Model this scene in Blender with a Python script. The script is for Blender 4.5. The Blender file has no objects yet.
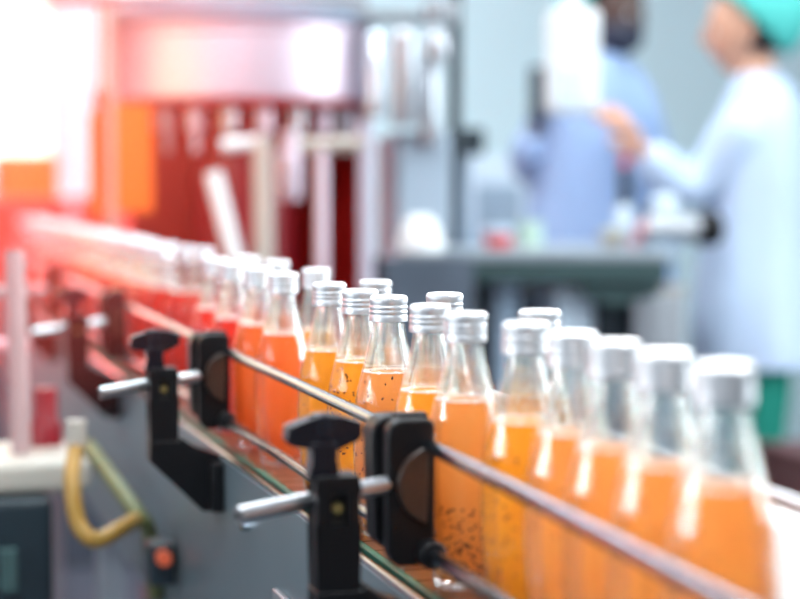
import bpy, bmesh, math, random
from mathutils import Vector, Matrix
random.seed(7)
PI = math.pi
S = bpy.context.scene
COL = S.collection
# ------------------------------------------------------------------ camera
FPX = 1889.0
CAMZ = 1.1535
PITCH = math.atan(116.5 / FPX)
YAW = math.atan(537 * math.cos(PITCH) / FPX)
cd = bpy.data.cameras.new('camera'); cam = bpy.data.objects.new('camera', cd); COL.objects.link(cam)
cam.location = (0, 0, CAMZ)
cam.rotation_euler = (PI / 2 - PITCH, 0, -YAW)
cd.sensor_width = 36; cd.lens = FPX / 800 * 36
cd.clip_start = 0.05; cd.clip_end = 60
cd.dof.use_dof = True; cd.dof.focus_distance = 1.50; cd.dof.aperture_fstop = 3.2
S.camera = cam
S.view_settings.view_transform = 'Standard'
S.view_settings.look = 'None'
S.view_settings.gamma = 1
S.view_settings.use_curve_mapping = False
S.view_settings.exposure = 0.4
S.cycles.max_bounces = 24
S.cycles.transmission_bounces = 20
S.cycles.transparent_max_bounces = 48
S.cycles.glossy_bounces = 8
S.cycles.volume_bounces = 1
S.cycles.caustics_refractive = True
S.cycles.sample_clamp_indirect = 12
# ------------------------------------------------------------------ world and lights
w = bpy.data.worlds.new('world'); S.world = w; w.use_nodes = True
bg = w.node_tree.nodes['Background']
bg.inputs[0].default_value = (0.72, 0.86, 1.0, 1)
bg.inputs[1].default_value = 0.2

def area(name, loc, target, sx, sy, power, color):
    d = bpy.data.lights.new(name, 'AREA'); d.shape = 'RECTANGLE'; d.size = sx; d.size_y = sy
    d.energy = power; d.color = color
    o = bpy.data.objects.new(name, d); COL.objects.link(o); o.location = loc
    o.rotation_euler = (Vector(target) - Vector(loc)).to_track_quat('-Z', 'Y').to_euler()
    return o
# ceiling strip luminaires (their housings are built with the ceiling below)
CEIL = 3.3
STRIPS = [(0.5, 3.1), (2.3, 1.6), (0.5, 5.35), (2.3, 4.4), (-1.4, 3.0), (-0.3, -0.3)]  # the last strip is a fill added behind the camera
for i, (x, y) in enumerate(STRIPS):
    area('strip_light', (x, y, CEIL - 0.09), (x, y, 0), 0.5, 2.2, (25, 22, 24, 15, 24, 72)[i], (0.88, 0.95, 1.0))
# daylight from tall windows on the right hand side of the hall
area('window_daylight', (3.9, 1.9, 1.9), (0.4, 1.3, 0.9), 2.4, 1.8, 105, (0.86, 0.95, 1.0))
# lamp added behind and above the line to light the juice (housing below)
area('added_back_light', (1.02, 1.62, 1.78), (0.40, 1.30, 0.95), 0.9, 0.25, 13, (1.0, 0.97, 0.92))
area('front_light', (-1.0, 1.30, 1.20), (0.40, 1.05, 1.0), 0.9, 0.30, 3.5, (0.95, 0.98, 1.0))  # fill added from the left for the bottle fronts
# point lights, added to give the flare at the far left end
def point(name, loc, power, color, r=0.1):
    d = bpy.data.lights.new(name, 'POINT'); d.energy = power; d.color = color; d.shadow_soft_size = r
    o = bpy.data.objects.new(name, d); COL.objects.link(o); o.location = loc
    return o

CY, SY, CP, SP = math.cos(YAW), math.sin(YAW), math.cos(PITCH), math.sin(PITCH)
FWD = Vector((SY * CP, CY * CP, -SP)); RGT = Vector((CY, -SY, 0)); UPV = Vector((SY * SP, CY * SP, CP))
def P(px, py, Z):
    """place in the hall seen at photo position px, py, at distance Z along the view axis"""
    return Vector((0, 0, CAMZ)) + FWD * Z + RGT * ((px - 400) / FPX * Z) + UPV * ((299.5 - py) / FPX * Z)
def Yat(px, X):
    r = (px - 400) / FPX
    return X * (CY - r * SY) / (SY + r * CY)

point('warm_glow', P(-170, 90, 3.4), 13, (1.0, 0.50, 0.20), 0.4)  # warm and red lights added for the flare, no such lamps seen
point('red_glow', P(60, 260, 4.4) + Vector((-0.35, 0, 0)), 14, (1.0, 0.10, 0.08), 0.15)
point('red_glow', (-0.40, 2.6, 1.38), 4, (1.0, 0.06, 0.07), 0.06)

# ------------------------------------------------------------------ materials
def mat(name, color=(.8, .8, .8), rough=.5, metal=0., noise=0., scale=20., bump=0., coat=0., spec=.5, trans=0., emis=None, es=0.):
    m = bpy.data.materials.new(name); m.use_nodes = True
    nt = m.node_tree; b = nt.nodes['Principled BSDF']
    b.inputs['Base Color'].default_value = (*color, 1)
    b.inputs['Roughness'].default_value = rough
    b.inputs['Metallic'].default_value = metal
    b.inputs['Specular IOR Level'].default_value = spec
    b.inputs['Coat Weight'].default_value = coat
    b.inputs['Transmission Weight'].default_value = trans
    if emis:
        b.inputs['Emission Color'].default_value = (*emis, 1); b.inputs['Emission Strength'].default_value = es
    tc = nt.nodes.new('ShaderNodeTexCoord')
    n = nt.nodes.new('ShaderNodeTexNoise'); n.inputs['Scale'].default_value = scale; n.inputs['Detail'].default_value = 4
    nt.links.new(tc.outputs['Object'], n.inputs['Vector'])
    if noise:
        mx = nt.nodes.new('ShaderNodeMix'); mx.data_type = 'RGBA'
        mx.inputs['A'].default_value = (*[c * (1 - noise) for c in color], 1)
        mx.inputs['B'].default_value = (*[min(1, c * (1 + noise)) for c in color], 1)
        nt.links.new(n.outputs['Fac'], mx.inputs['Factor']); nt.links.new(mx.outputs['Result'], b.inputs['Base Color'])
    if bump:
        bp = nt.nodes.new('ShaderNodeBump'); bp.inputs['Strength'].default_value = bump; bp.inputs['Distance'].default_value = .002
        nt.links.new(n.outputs['Fac'], bp.inputs['Height']); nt.links.new(bp.outputs['Normal'], b.inputs['Normal'])
    return m

def glass_mat():
    m = bpy.data.materials.new('bottle_glass'); m.use_nodes = True; nt = m.node_tree
    for n in list(nt.nodes): nt.nodes.remove(n)
    out = nt.nodes.new('ShaderNodeOutputMaterial')
    g = nt.nodes.new('ShaderNodeBsdfGlass'); g.inputs['IOR'].default_value = 1.47; g.inputs['Roughness'].default_value = 0.0
    g.inputs['Color'].default_value = (.965, .99, .985, 1)
    t = nt.nodes.new('ShaderNodeBsdfTransparent'); t.inputs['Color'].default_value = (.95, .98, .975, 1)
    mx = nt.nodes.new('ShaderNodeMixShader'); mx.inputs[0].default_value = .34
    nt.links.new(t.outputs[0], mx.inputs[1]); nt.links.new(g.outputs[0], mx.inputs[2]); nt.links.new(mx.outputs[0], out.inputs[0])
    return m

def juice_mat(name, dif, tra, ref, wref=.4):
    m = bpy.data.materials.new(name); m.use_nodes = True; nt = m.node_tree
    for n in list(nt.nodes): nt.nodes.remove(n)
    L = nt.links.new
    out = nt.nodes.new('ShaderNodeOutputMaterial')
    tc = nt.nodes.new('ShaderNodeTexCoord')
    nz = nt.nodes.new('ShaderNodeTexNoise'); nz.inputs['Scale'].default_value = 38; nz.inputs['Detail'].default_value = 3
    L(tc.outputs['Object'], nz.inputs['Vector'])
    def col(c):
        mx = nt.nodes.new('ShaderNodeMix'); mx.data_type = 'RGBA'
        mx.inputs['A'].default_value = (c[0], c[1] * .85, c[2] * .8, 1); mx.inputs['B'].default_value = (c[0], min(1, c[1] * 1.15), c[2] * 1.2, 1)
        L(nz.outputs['Fac'], mx.inputs['Factor']); return mx.outputs['Result']
    d = nt.nodes.new('ShaderNodeBsdfDiffuse'); L(col(dif), d.inputs['Color'])
    t = nt.nodes.new('ShaderNodeBsdfTranslucent'); L(col(tra), t.inputs['Color'])
    r = nt.nodes.new('ShaderNodeBsdfRefraction'); L(col(ref), r.inputs['Color']); r.inputs['IOR'].default_value = 1.30; r.inputs['Roughness'].default_value = .15
    a = nt.nodes.new('ShaderNodeMixShader'); a.inputs[0].default_value = .68; L(d.outputs[0], a.inputs[1]); L(t.outputs[0], a.inputs[2])
    b = nt.nodes.new('ShaderNodeMixShader'); b.inputs[0].default_value = wref; L(a.outputs[0], b.inputs[1]); L(r.outputs[0], b.inputs[2])
    L(b.outputs[0], out.inputs[0])
    return m

M = {}
M['glass'] = glass_mat()
M['orange'] = juice_mat('orange_juice', (1, .46, .16), (1, .50, .17), (1, .70, .36), .14)
M['amber'] = juice_mat('amber_juice', (1, .47, .06), (1, .50, .08), (1, .72, .24), .14)
M['blood'] = juice_mat('flare_orange_juice', (1, .30, .09), (1, .32, .10), (1, .5, .25), .15)  # orange juice with some red flare put into its colour
M['red'] = juice_mat('flare_red_juice', (.92, .10, .06), (.95, .11, .07), (1, .28, .2), .15)  # juice of the far bottles, red flare put into its colour
M['foam'] = mat('foam', (.95, .9, .87), .4)
M['seed'] = mat('basil_seed', (.05, .02, .015), .4)
M['alu'] = mat('brushed_aluminium', (.66, .67, .69), .48, 1.0, noise=.04, scale=90)
M['chrome'] = mat('polished_steel', (.28, .32, .37), .2, 1.0, noise=.03, scale=30)
M['steel'] = mat('brushed_steel', (.45, .46, .48), .34, 1.0, noise=.1, scale=40)
M['dull_steel'] = mat('dull_steel', (.42, .44, .47), .45, .9, noise=.12, scale=15)
M['black'] = mat('black_nylon', (.004, .004, .005), .40, noise=.2, scale=60, bump=.15, spec=.25)
M['boss'] = mat('brown_black_boss', (.035, .018, .012), .35, noise=.2, scale=60, bump=.1)
M['black_gloss'] = mat('black_knob_plastic', (.006, .006, .010), .25, spec=.35)
M['panel'] = mat('grey_side_panel', (.13, .17, .19), .42, .35, noise=.12, scale=8)
M['chain'] = mat('brown_chain_plastic', (.11, .045, .025), .3, noise=.15, scale=50, coat=.2)
M['chain_gap'] = mat('dark_chain_gap', (.02, .018, .016), .6)
M['green'] = mat('green_wear_strip', (.015, .11, .07), .4)
M['white'] = mat('white_plastic', (.74, .78, .79), .4, noise=.03)
M['wall'] = mat('painted_wall', (.72, .92, .97), .7, noise=.03, scale=3)
M['wall_warm'] = mat('slate_wall', (.16, .18, .21), .7, noise=.03, scale=3)
M['ceiling'] = mat('ceiling_paint', (.75, .78, .8), .8, noise=.02, scale=3)
M['floor'] = mat('epoxy_floor', (.10, .11, .14), .35, noise=.12, scale=2, coat=.2)
M['gown'] = mat('pale_blue_gown', (.50, .62, .80), .8, noise=.05, scale=12, bump=.3)
M['gown2'] = mat('blue_gown', (.34, .48, .74), .8, noise=.06, scale=12, bump=.3)
M['teal'] = mat('teal_hair_net', (.07, .50, .45), .7, noise=.15, scale=60, bump=.4)
M['trouser'] = mat('green_trousers', (.0, .22, .16), .8, noise=.1, scale=20)
M['skin'] = mat('light_skin', (.66, .36, .24), .5, noise=.05, scale=20)
M['skin2'] = mat('brown_skin', (.09, .05, .04), .5, noise=.08, scale=20)
M['glove'] = mat('black_glove', (.02, .025, .05), .5)
M['hair'] = mat('black_hair', (.015, .012, .015), .5)
M['eye'] = mat('eye_white', (.8, .8, .8), .2)
M['iris'] = mat('dark_iris', (.03, .02, .01), .2)
M['lips'] = mat('lips', (.5, .16, .14), .4)
M['shoe'] = mat('white_shoe', (.7, .7, .7), .5)
M['maroon'] = mat('flare_maroon', (.24, .008, .016), .35, noise=.2, scale=6)  # red flare over the machine put into its colour
M['red_and_flare'] = mat('red_and_flare_tint', (.60, .02, .016), .35, noise=.15, scale=6)  # plain red, also the red flare put into machine panels
M['flare_patch'] = mat('orange_flare_patch', (1.0, .15, .0), .4, noise=.08, scale=6)  # orange flare patches put into a colour
M['tank'] = mat('satin_tank_steel', (.70, .60, .68), .48, .75, noise=.05, scale=5)  # pinkish flare tint put into the steel colour
M['cream'] = mat('cream_plastic', (.42, .38, .33), .45, noise=.05)
M['hose'] = mat('yellow_hose', (.33, .18, .03), .45, noise=.1)
M['hose2'] = mat('olive_hose', (.12, .13, .05), .45, noise=.1)
M['darkteal'] = mat('dark_cabinet', (.012, .022, .03), .4, noise=.2, scale=6)
M['bench_edge'] = mat('dark_green_bench_edge', (.04, .08, .08), .45, noise=.1)
M['bluegrey'] = mat('blue_grey_enamel', (.27, .36, .46), .45, noise=.12, scale=6)
M['paleblue'] = mat('pale_blue_plastic', (.6, .72, .82), .4, noise=.05)
M['lamp'] = mat('lamp_diffuser', (.9, .9, .9), .5, emis=(.92, .97, 1), es=5)
M['flare_pane'] = mat('flare_pane_glow', (.9, .9, .9), .5, emis=(1.0, .80, .58), es=1.5)  # pane glows to give the pale flare
M['bright_steel'] = mat('bright_steel', (.5, .53, .57), .3, .7)
M['steel_matt'] = mat('bench_steel', (.40, .46, .50), .45, .6, noise=.08, scale=6)
M['darkteal2'] = mat('slate_panel', (.07, .09, .12), .5, noise=.2, scale=4)
M['pinkgrey'] = mat('pink_grey_tube', (.40, .27, .27), .4)
M['midblue'] = mat('mid_blue_grey', (.34, .42, .50), .45)
M['lavender'] = mat('lavender_grey_pipe', (.42, .40, .48), .4)
M['lemon'] = mat('pale_lemon', (.85, .85, .55), .5)
M['pink'] = mat('pink_plastic', (.75, .35, .38), .45)
M['palegreen'] = mat('pale_green', (.45, .62, .52), .5)
M['maroon2'] = mat('brown_red_crate', (.12, .05, .05), .5, noise=.2, scale=8)
M['redorange'] = mat('orange_red_button', (.8, .14, .06), .4)
M['bright_steel'] = mat('bright_steel', (.5, .53, .57), .3, .7)
M['steel_matt'] = mat('bench_steel', (.40, .46, .50), .45, .6, noise=.08, scale=6)
M['pinkgrey'] = mat('pink_grey_tube', (.40, .27, .27), .4)
M['midblue'] = mat('mid_blue_grey', (.34, .42, .50), .45)
M['lavender'] = mat('lavender_grey_pipe', (.42, .40, .48), .4)
M['lemon'] = mat('pale_lemon', (.85, .85, .55), .5)
M['pink'] = mat('pink_plastic', (.75, .35, .38), .45)
M['palegreen'] = mat('pale_green', (.45, .62, .52), .5)
M['maroon2'] = mat('brown_red_crate', (.12, .05, .05), .5, noise=.2, scale=8)
M['redorange'] = mat('orange_red_button', (.8, .14, .06), .4)
M['bright_steel'] = mat('bright_steel', (.5, .53, .57), .3, .7)
M['steel_matt'] = mat('bench_steel', (.40, .46, .50), .45, .6, noise=.08, scale=6)
M['midblue'] = mat('mid_blue_grey', (.34, .42, .50), .45)
M['lavender'] = mat('lavender_grey_pipe', (.42, .40, .48), .4)
M['lemon'] = mat('pale_lemon', (.85, .85, .55), .5)
M['pink'] = mat('pink_plastic', (.75, .35, .38), .45)
M['palegreen'] = mat('pale_green', (.45, .62, .52), .5)
M['maroon2'] = mat('brown_red_crate', (.12, .05, .05), .5, noise=.2, scale=8)
M['redorange'] = mat('orange_red_button', (.8, .14, .06), .4)
M['bright_steel'] = mat('bright_steel', (.5, .53, .57), .3, .7)
M['steel_matt'] = mat('bench_steel', (.40, .46, .50), .45, .6, noise=.08, scale=6)
M['midblue'] = mat('mid_blue_grey', (.34, .42, .50), .45)
M['lavender'] = mat('lavender_grey_pipe', (.42, .40, .48), .4)
M['lemon'] = mat('pale_lemon', (.85, .85, .55), .5)
M['pink'] = mat('pink_plastic', (.75, .35, .38), .45)
M['palegreen'] = mat('pale_green', (.45, .62, .52), .5)
M['maroon2'] = mat('brown_red_crate', (.12, .05, .05), .5, noise=.2, scale=8)
M['redorange'] = mat('orange_red_button', (.8, .14, .06), .4)
M['bright_steel'] = mat('bright_steel', (.5, .53, .57), .3, .7)
M['steel_matt'] = mat('bench_steel', (.40, .46, .50), .45, .6, noise=.08, scale=6)
M['midblue'] = mat('mid_blue_grey', (.34, .42, .50), .45)
M['lavender'] = mat('lavender_grey_pipe', (.42, .40, .48), .4)
M['lemon'] = mat('pale_lemon', (.85, .85, .55), .5)
M['pink'] = mat('pink_plastic', (.75, .35, .38), .45)
M['palegreen'] = mat('pale_green', (.45, .62, .52), .5)
M['maroon2'] = mat('brown_red_crate', (.12, .05, .05), .5, noise=.2, scale=8)
M['redorange'] = mat('orange_red_button', (.8, .14, .06), .4)
M['steel_matt'] = mat('bench_steel', (.40, .46, .50), .45, .6, noise=.08, scale=6)
M['midblue'] = mat('mid_blue_grey', (.34, .42, .50), .45)
M['lavender'] = mat('lavender_grey_pipe', (.42, .40, .48), .4)
M['lemon'] = mat('pale_lemon', (.85, .85, .55), .5)
M['pink'] = mat('pink_plastic', (.75, .35, .38), .45)
M['palegreen'] = mat('pale_green', (.45, .62, .52), .5)
M['maroon2'] = mat('brown_red_crate', (.12, .05, .05), .5, noise=.2, scale=8)
M['redorange'] = mat('orange_red_button', (.8, .14, .06), .4)
M['steel_matt'] = mat('bench_steel', (.40, .46, .50), .45, .6, noise=.08, scale=6)
M['midblue'] = mat('mid_blue_grey', (.34, .42, .50), .45)
M['lavender'] = mat('lavender_grey_pipe', (.42, .40, .48), .4)
M['lemon'] = mat('pale_lemon', (.85, .85, .55), .5)
M['pink'] = mat('pink_plastic', (.75, .35, .38), .45)
M['palegreen'] = mat('pale_green', (.45, .62, .52), .5)
M['maroon2'] = mat('brown_red_crate', (.12, .05, .05), .5, noise=.2, scale=8)
M['redorange'] = mat('orange_red_button', (.8, .14, .06), .4)
M['steel_matt'] = mat('bench_steel', (.40, .46, .50), .45, .6, noise=.08, scale=6)
M['lemon'] = mat('pale_lemon', (.85, .85, .55), .5)
M['pink'] = mat('pink_plastic', (.75, .35, .38), .45)
M['palegreen'] = mat('pale_green', (.45, .62, .52), .5)
M['maroon2'] = mat('brown_red_crate', (.12, .05, .05), .5, noise=.2, scale=8)
M['redorange'] = mat('orange_red_button', (.8, .14, .06), .4)
M['steel_matt'] = mat('bench_steel', (.40, .46, .50), .45, .6, noise=.08, scale=6)
M['lemon'] = mat('pale_lemon', (.85, .85, .55), .5)
M['pink'] = mat('pink_plastic', (.75, .35, .38), .45)
M['palegreen'] = mat('pale_green', (.45, .62, .52), .5)
M['maroon2'] = mat('brown_red_crate', (.12, .05, .05), .5, noise=.2, scale=8)
M['redorange'] = mat('orange_red_button', (.8, .14, .06), .4)
M['mirror_glass'] = mat('sight_glass', (.8, .88, .95), .08, .6)

# ------------------------------------------------------------------ mesh helpers
def new():
    return bmesh.new()
def obj(name, bm, m, parent=None, smooth=True, bevel=0., ang=35):
    me = bpy.data.meshes.new(name)
    bmesh.ops.recalc_face_normals(bm, faces=bm.faces[:])
    bm.to_mesh(me); bm.free()
    me.materials.append(m)
    o = bpy.data.objects.new(name, me); COL.objects.link(o)
    if parent: o.parent = parent
    if smooth:
        me.shade_smooth() if hasattr(me, 'shade_smooth') else None
        try: me.set_sharp_from_angle(angle=math.radians(ang))
        except Exception: pass
    if bevel:
        b = o.modifiers.new('bevel', 'BEVEL'); b.width = bevel; b.segments = 3; b.limit_method = 'ANGLE'; b.angle_limit = math.radians(40)
    return o
def tag(o, label=None, cat=None, group=None, kind=None):
    if label: o['label'] = label
    if cat: o['category'] = cat
    if group: o['group'] = group
    if kind: o['kind'] = kind
    return o
def thing(name, label, cat, loc=(0, 0, 0), group=None, rz=0):
    o = bpy.data.objects.new(name, None); COL.objects.link(o); o.location = loc; o.rotation_euler = (0, 0, rz)
    o.empty_display_size = .05
    return tag(o, label, cat, group)
def box(bm, c, s, rot=None):
    r = bmesh.ops.create_cube(bm, size=1)
    mt = Matrix.Translation(Vector(c)) @ (rot.to_4x4() if rot else Matrix.Identity(4)) @ Matrix.Diagonal((*s, 1))
    bmesh.ops.transform(bm, matrix=mt, verts=r['verts']); return r['verts']
def lathe(bm, prof, seg=48, loc=(0, 0, 0), mod=None):
    rings = []
    for k, (r, z) in enumerate(prof):
        if r < 1e-6: rings.append([bm.verts.new((loc[0], loc[1], loc[2] + z))]); continue
        rg = []
        for i in range(seg):
            a = 2 * PI * i / seg
            rr = r + (mod(k, i) if mod else 0)
            rg.append(bm.verts.new((loc[0] + rr * math.cos(a), loc[1] + rr * math.sin(a), loc[2] + z)))
        rings.append(rg)
    for A, B in zip(rings, rings[1:]):
        n = seg
        if len(A) == 1 and len(B) == 1: continue
        for i in range(n):
            j = (i + 1) % n
            if len(A) == 1: bm.faces.new((A[0], B[i], B[j]))
            elif len(B) == 1: bm.faces.new((A[i], A[j], B[0]))
            else: bm.faces.new((A[i], A[j], B[j], B[i]))
def tube(bm, pts, r, seg=12, cap=True, rad=None):
    pts = [Vector(p) for p in pts]; rings = []; N = len(pts)
    up = None
    for i, p in enumerate(pts):
        t = ((pts[min(i + 1, N - 1)] - pts[max(i - 1, 0)])).normalized()
        if up is None: up = Vector((0, 0, 1)) if abs(t.z) < .9 else Vector((1, 0, 0))
        a = t.cross(up).normalized(); b = a.cross(t).normalized(); up = b
        rr = rad[i] if rad else r
        rings.append([bm.verts.new(p + a * rr * math.cos(2 * PI * k / seg) + b * rr * math.sin(2 * PI * k / seg)) for k in range(seg)])
    for A, B in zip(rings, rings[1:]):
        for k in range(seg): bm.faces.new((A[k], A[(k + 1) % seg], B[(k + 1) % seg], B[k]))
    if cap: bm.faces.new(rings[0][::-1]); bm.faces.new(rings[-1])
def prism(bm, poly, axis, a, b):
    """poly of 2-D points extruded along axis from a to b: 'y' -> (x,z), 'x' -> (y,z), 'z' -> (x,y)"""
    f = {'y': lambda p, t: (p[0], t, p[1]), 'x': lambda p, t: (t, p[0], p[1]), 'z': lambda p, t: (p[0], p[1], t)}[axis]
    A = [bm.verts.new(f(p, a)) for p in poly]; B = [bm.verts.new(f(p, b)) for p in poly]
    bm.faces.new(A); bm.faces.new(B[::-1]); n = len(poly)
    for i in range(n): bm.faces.new((A[i], B[i], B[(i + 1) % n], A[(i + 1) % n]))
def smoothpath(pts, n=8):
    pts = [Vector(p) for p in pts]; out = []
    for i in range(len(pts) - 1):
        p0 = pts[max(i - 1, 0)]; p1 = pts[i]; p2 = pts[i + 1]; p3 = pts[min(i + 2, len(pts) - 1)]
        for k in range(n):
            t = k / n
            out.append(.5 * ((2 * p1) + (p2 - p0) * t + (2 * p0 - 5 * p1 + 4 * p2 - p3) * t * t + (3 * p1 - p0 - 3 * p2 + p3) * t ** 3))
    return out + [pts[-1]]
def skin(name, joints, edges, m, parent, sub=2, root=0):
    """joints: (Vector, (rx, ry)); one continuous surface grown round the edges"""
    me = bpy.data.meshes.new(name + '_skeleton')
    me.from_pydata([j[0] for j in joints], edges, [])
    o = bpy.data.objects.new(name, me); COL.objects.link(o)
    me.skin_vertices.new() if hasattr(me.skin_vertices, 'new') else None
    o.modifiers.new('skin', 'SKIN'); o.modifiers['skin'].use_smooth_shade = True
    if not me.skin_vertices:
        bpy.context.view_layer.objects.active = o
    sv = me.skin_vertices[0].data
    for i, j in enumerate(joints):
        sv[i].radius = j[1] if isinstance(j[1], tuple) else (j[1], j[1]); sv[i].use_root = (i == root)
    s = o.modifiers.new('sub', 'SUBSURF'); s.levels = sub; s.render_levels = sub
    dg = bpy.context.evaluated_depsgraph_get(); dg.update()
    fin = bpy.data.meshes.new_from_object(o.evaluated_get(dg))
    o.modifiers.clear(); o.data = fin; fin.name = name
    fin.materials.clear(); fin.materials.append(m)
    for p in fin.polygons: p.use_smooth = True
    if parent: o.parent = parent
    return o

# ------------------------------------------------------------------ the hall
def struct(name, bm, m, parent=None, **k):
    o = obj(name, bm, m, parent, smooth=False, **k)
    if not parent: o['kind'] = 'structure'
    return o
bm = new(); box(bm, (0.9, 2.9, -.05), (7.4, 10.2, .1)); struct('floor', bm, M['floor'])
BACKY = 7.2
WZ = BACKY * CY  # rough distance of the back wall along the view
WX0, WX1, WZ0, WZ1 = .10, .74, 1.20, 1.86
bm = new()
for a, b_, c_, d_ in ((-2.8, WX0, 0, CEIL), (WX1, 4.6, 0, CEIL), (WX0, WX1, 0, WZ0), (WX0, WX1, WZ1, CEIL)):
    box(bm, ((a + b_) / 2, BACKY + .06, (c_ + d_) / 2), (b_ - a, .12, d_ - c_))
struct('wall_back', bm, M['wall'])
bm = new(); box(bm, (0.9, 2.9, CEIL + .05), (7.4, 10.2, .1)); struct('ceiling', bm, M['ceiling'])
bm = new()
WX = -1.6
box(bm, (WX - .06, 2.8, CEIL / 2), (.12, 8.8, CEIL))
struct('wall_left', bm, M['wall_warm'])
for i, (x, y) in enumerate(STRIPS):
    t = thing('strip_luminaire', 'long white ceiling strip luminaire high above the filling line', 'ceiling light', (x, y, CEIL), 'ceiling strip luminaires above the frame')
    bm = new(); box(bm, (0, 0, -.03), (.56, 2.26, .06)); obj('housing', bm, M['white'], t, smooth=False)
    bm = new(); box(bm, (0, 0, -.066), (.5, 2.2, .012)); obj('diffuser', bm, M['lamp'], t, smooth=False)
# window added in the back wall, its pane glowing for the pale flare
f = new(); cz = (WZ0 + WZ1) / 2; cx = (WX0 + WX1) / 2
for xx in (WX0 + .03, WX1 - .03): box(f, (xx, BACKY + .04, cz), (.06, .10, WZ1 - WZ0))
for z_ in (WZ0 + .03, WZ1 - .03): box(f, (cx, BACKY + .04, z_), (WX1 - WX0, .09, .04))
w_ = struct('added_window', f, M['white'])
g = new(); box(g, (cx, BACKY + .07, cz), (WX1 - WX0, .01, WZ1 - WZ0)); obj('pane', g, M['flare_pane'], w_, smooth=False)

# ------------------------------------------------------------------ conveyor
CZ = .874
Y0, Y1 = .35, 5.4
RX = .358           # front rails
BX = .492           # back rails
conv = thing('bottle_conveyor', 'long grey steel bottle conveyor with brown slat chain under the juice bottles', 'conveyor', (.42, 2.8, 0))
def C(o):  # keep world coordinates under the conveyor's root
    o.location = -conv.location + o.location; return o
bm = new()
links = int((Y1 - Y0) / .038)
for k in range(links):
    y = Y0 + (k + .5) * .038
    prism(bm, [(.371, y - .0178), (.40, y - .0178), (.42, y - .0145), (.44, y - .0178), (.474, y - .0178), (.474, y + .0178), (.44, y + .0178), (.42, y + .0211), (.40, y + .0178), (.371, y + .0178)], 'z', CZ - .005, CZ)
C(tag(obj('slat_chain', bm, M['chain'], conv, smooth=False), 'brown plastic slat chain'))
bm = new(); box(bm, (.4225, (Y0 + Y1) / 2, CZ - .010), (.10, Y1 - Y0, .006)); C(obj('chain_bed', bm, M['chain_gap'], conv, smooth=False))
for nm, x, wd, m in (('wear_strip', .3655, .006, 'green'), ('wear_strip', .4795, .006, 'green')):
    bm = new(); box(bm, (x, (Y0 + Y1) / 2, CZ - .004), (wd, Y1 - Y0, .012)); C(obj(nm, bm, M[m], conv, smooth=False, bevel=.001))
for nm, x, s in (('side_panel', .350, -1), ('side_panel', .495, 1)):
    bm = new()
    prism(bm, [(x + .009 * -s, CZ), (x - .003 * -s, CZ), (x - .003 * -s, CZ - .025), (x + 0.0 * s, CZ - .25), (x + .06 * -s, CZ - .30), (x + .064 * -s, CZ - .298), (x + .006 * -s, CZ - .245), (x + .003 * -s, CZ - .02), (x + .009 * -s, CZ - .006)], 'y', Y0, Y1)
    C(obj(nm, bm, M['panel'], conv, smooth=False))
    bm = new(); tube(bm, [(x + .002 * -s, Y0, CZ + .0015), (x + .002 * -s, Y1, CZ + .0015)], .0032, 10); C(tag(obj('edge_trim', bm, M['chrome'], conv), 'bright rolled steel edge'))
bm = new(); box(bm, (.4225, (Y0 + Y1) / 2, CZ - .16), (.118, Y1 - Y0 - .02, .05)); C(obj('cross_frame', bm, M['dull_steel'], conv, smooth=False))
for y in (.9, 3.0, 5.1):
    for x in (.37, .475):
        bm = new(); box(bm, (x, y, (CZ - .28) / 2), (.04, .04, CZ - .28)); C(obj('leg', bm, M['dull_steel'], conv, smooth=False, bevel=.003))
# small cover plate and bolts on the side panel
bm = new(); box(bm, (.3445, 1.58, CZ - .115), (.006, .075, .075)); pl = C(obj('cover_plate', bm, M['dull_steel'], conv, smooth=False, bevel=.0015))
bm = new(); tube(bm, [(.3415, 1.60, CZ - .10), (.335, 1.60, CZ - .10)], .006, 6); o = obj('bolt', bm, M['chrome'], pl)
for y, z in ((1.36, -.052), (1.75, -.045), (1.42, -.17), (2.2, -.05)):
    bm = new(); tube(bm, [(.348, y, CZ + z), (.340, y, CZ + z)], .0055, 6); C(obj('bolt', bm, M['chrome'], conv))

# guide rails
ZR1, ZR2 = .980, .908
def rail(label, x, z, y0, y1, m='chrome', r=.0049, name='guide_rail', group=None):
    bm = new(); tube(bm, [(x, y0 + (y1 - y0) * k / 36, z - .010 * max(0, 1.25 - (y0 + (y1 - y0) * k / 36)) ** 1.5 * (2.2 if z > .95 else 0)) for k in range(37)], r, 20)
    return tag(obj(name, bm, M[m]), label, 'rail', group)
rail('upper polished steel guide rail running in front of the juice bottles', RX, ZR1, .62, 5.3)
rail('lower polished steel guide rail near the bottle bases, in front', RX, ZR2, .62, 5.3)
rail('upper steel guide rail behind the bottles, seen at the right edge', BX, ZR1, .55, 5.3, 'steel')
rail('lower steel guide rail behind the bottles near the chain', BX, ZR2, .55, 5.3, 'steel')

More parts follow.
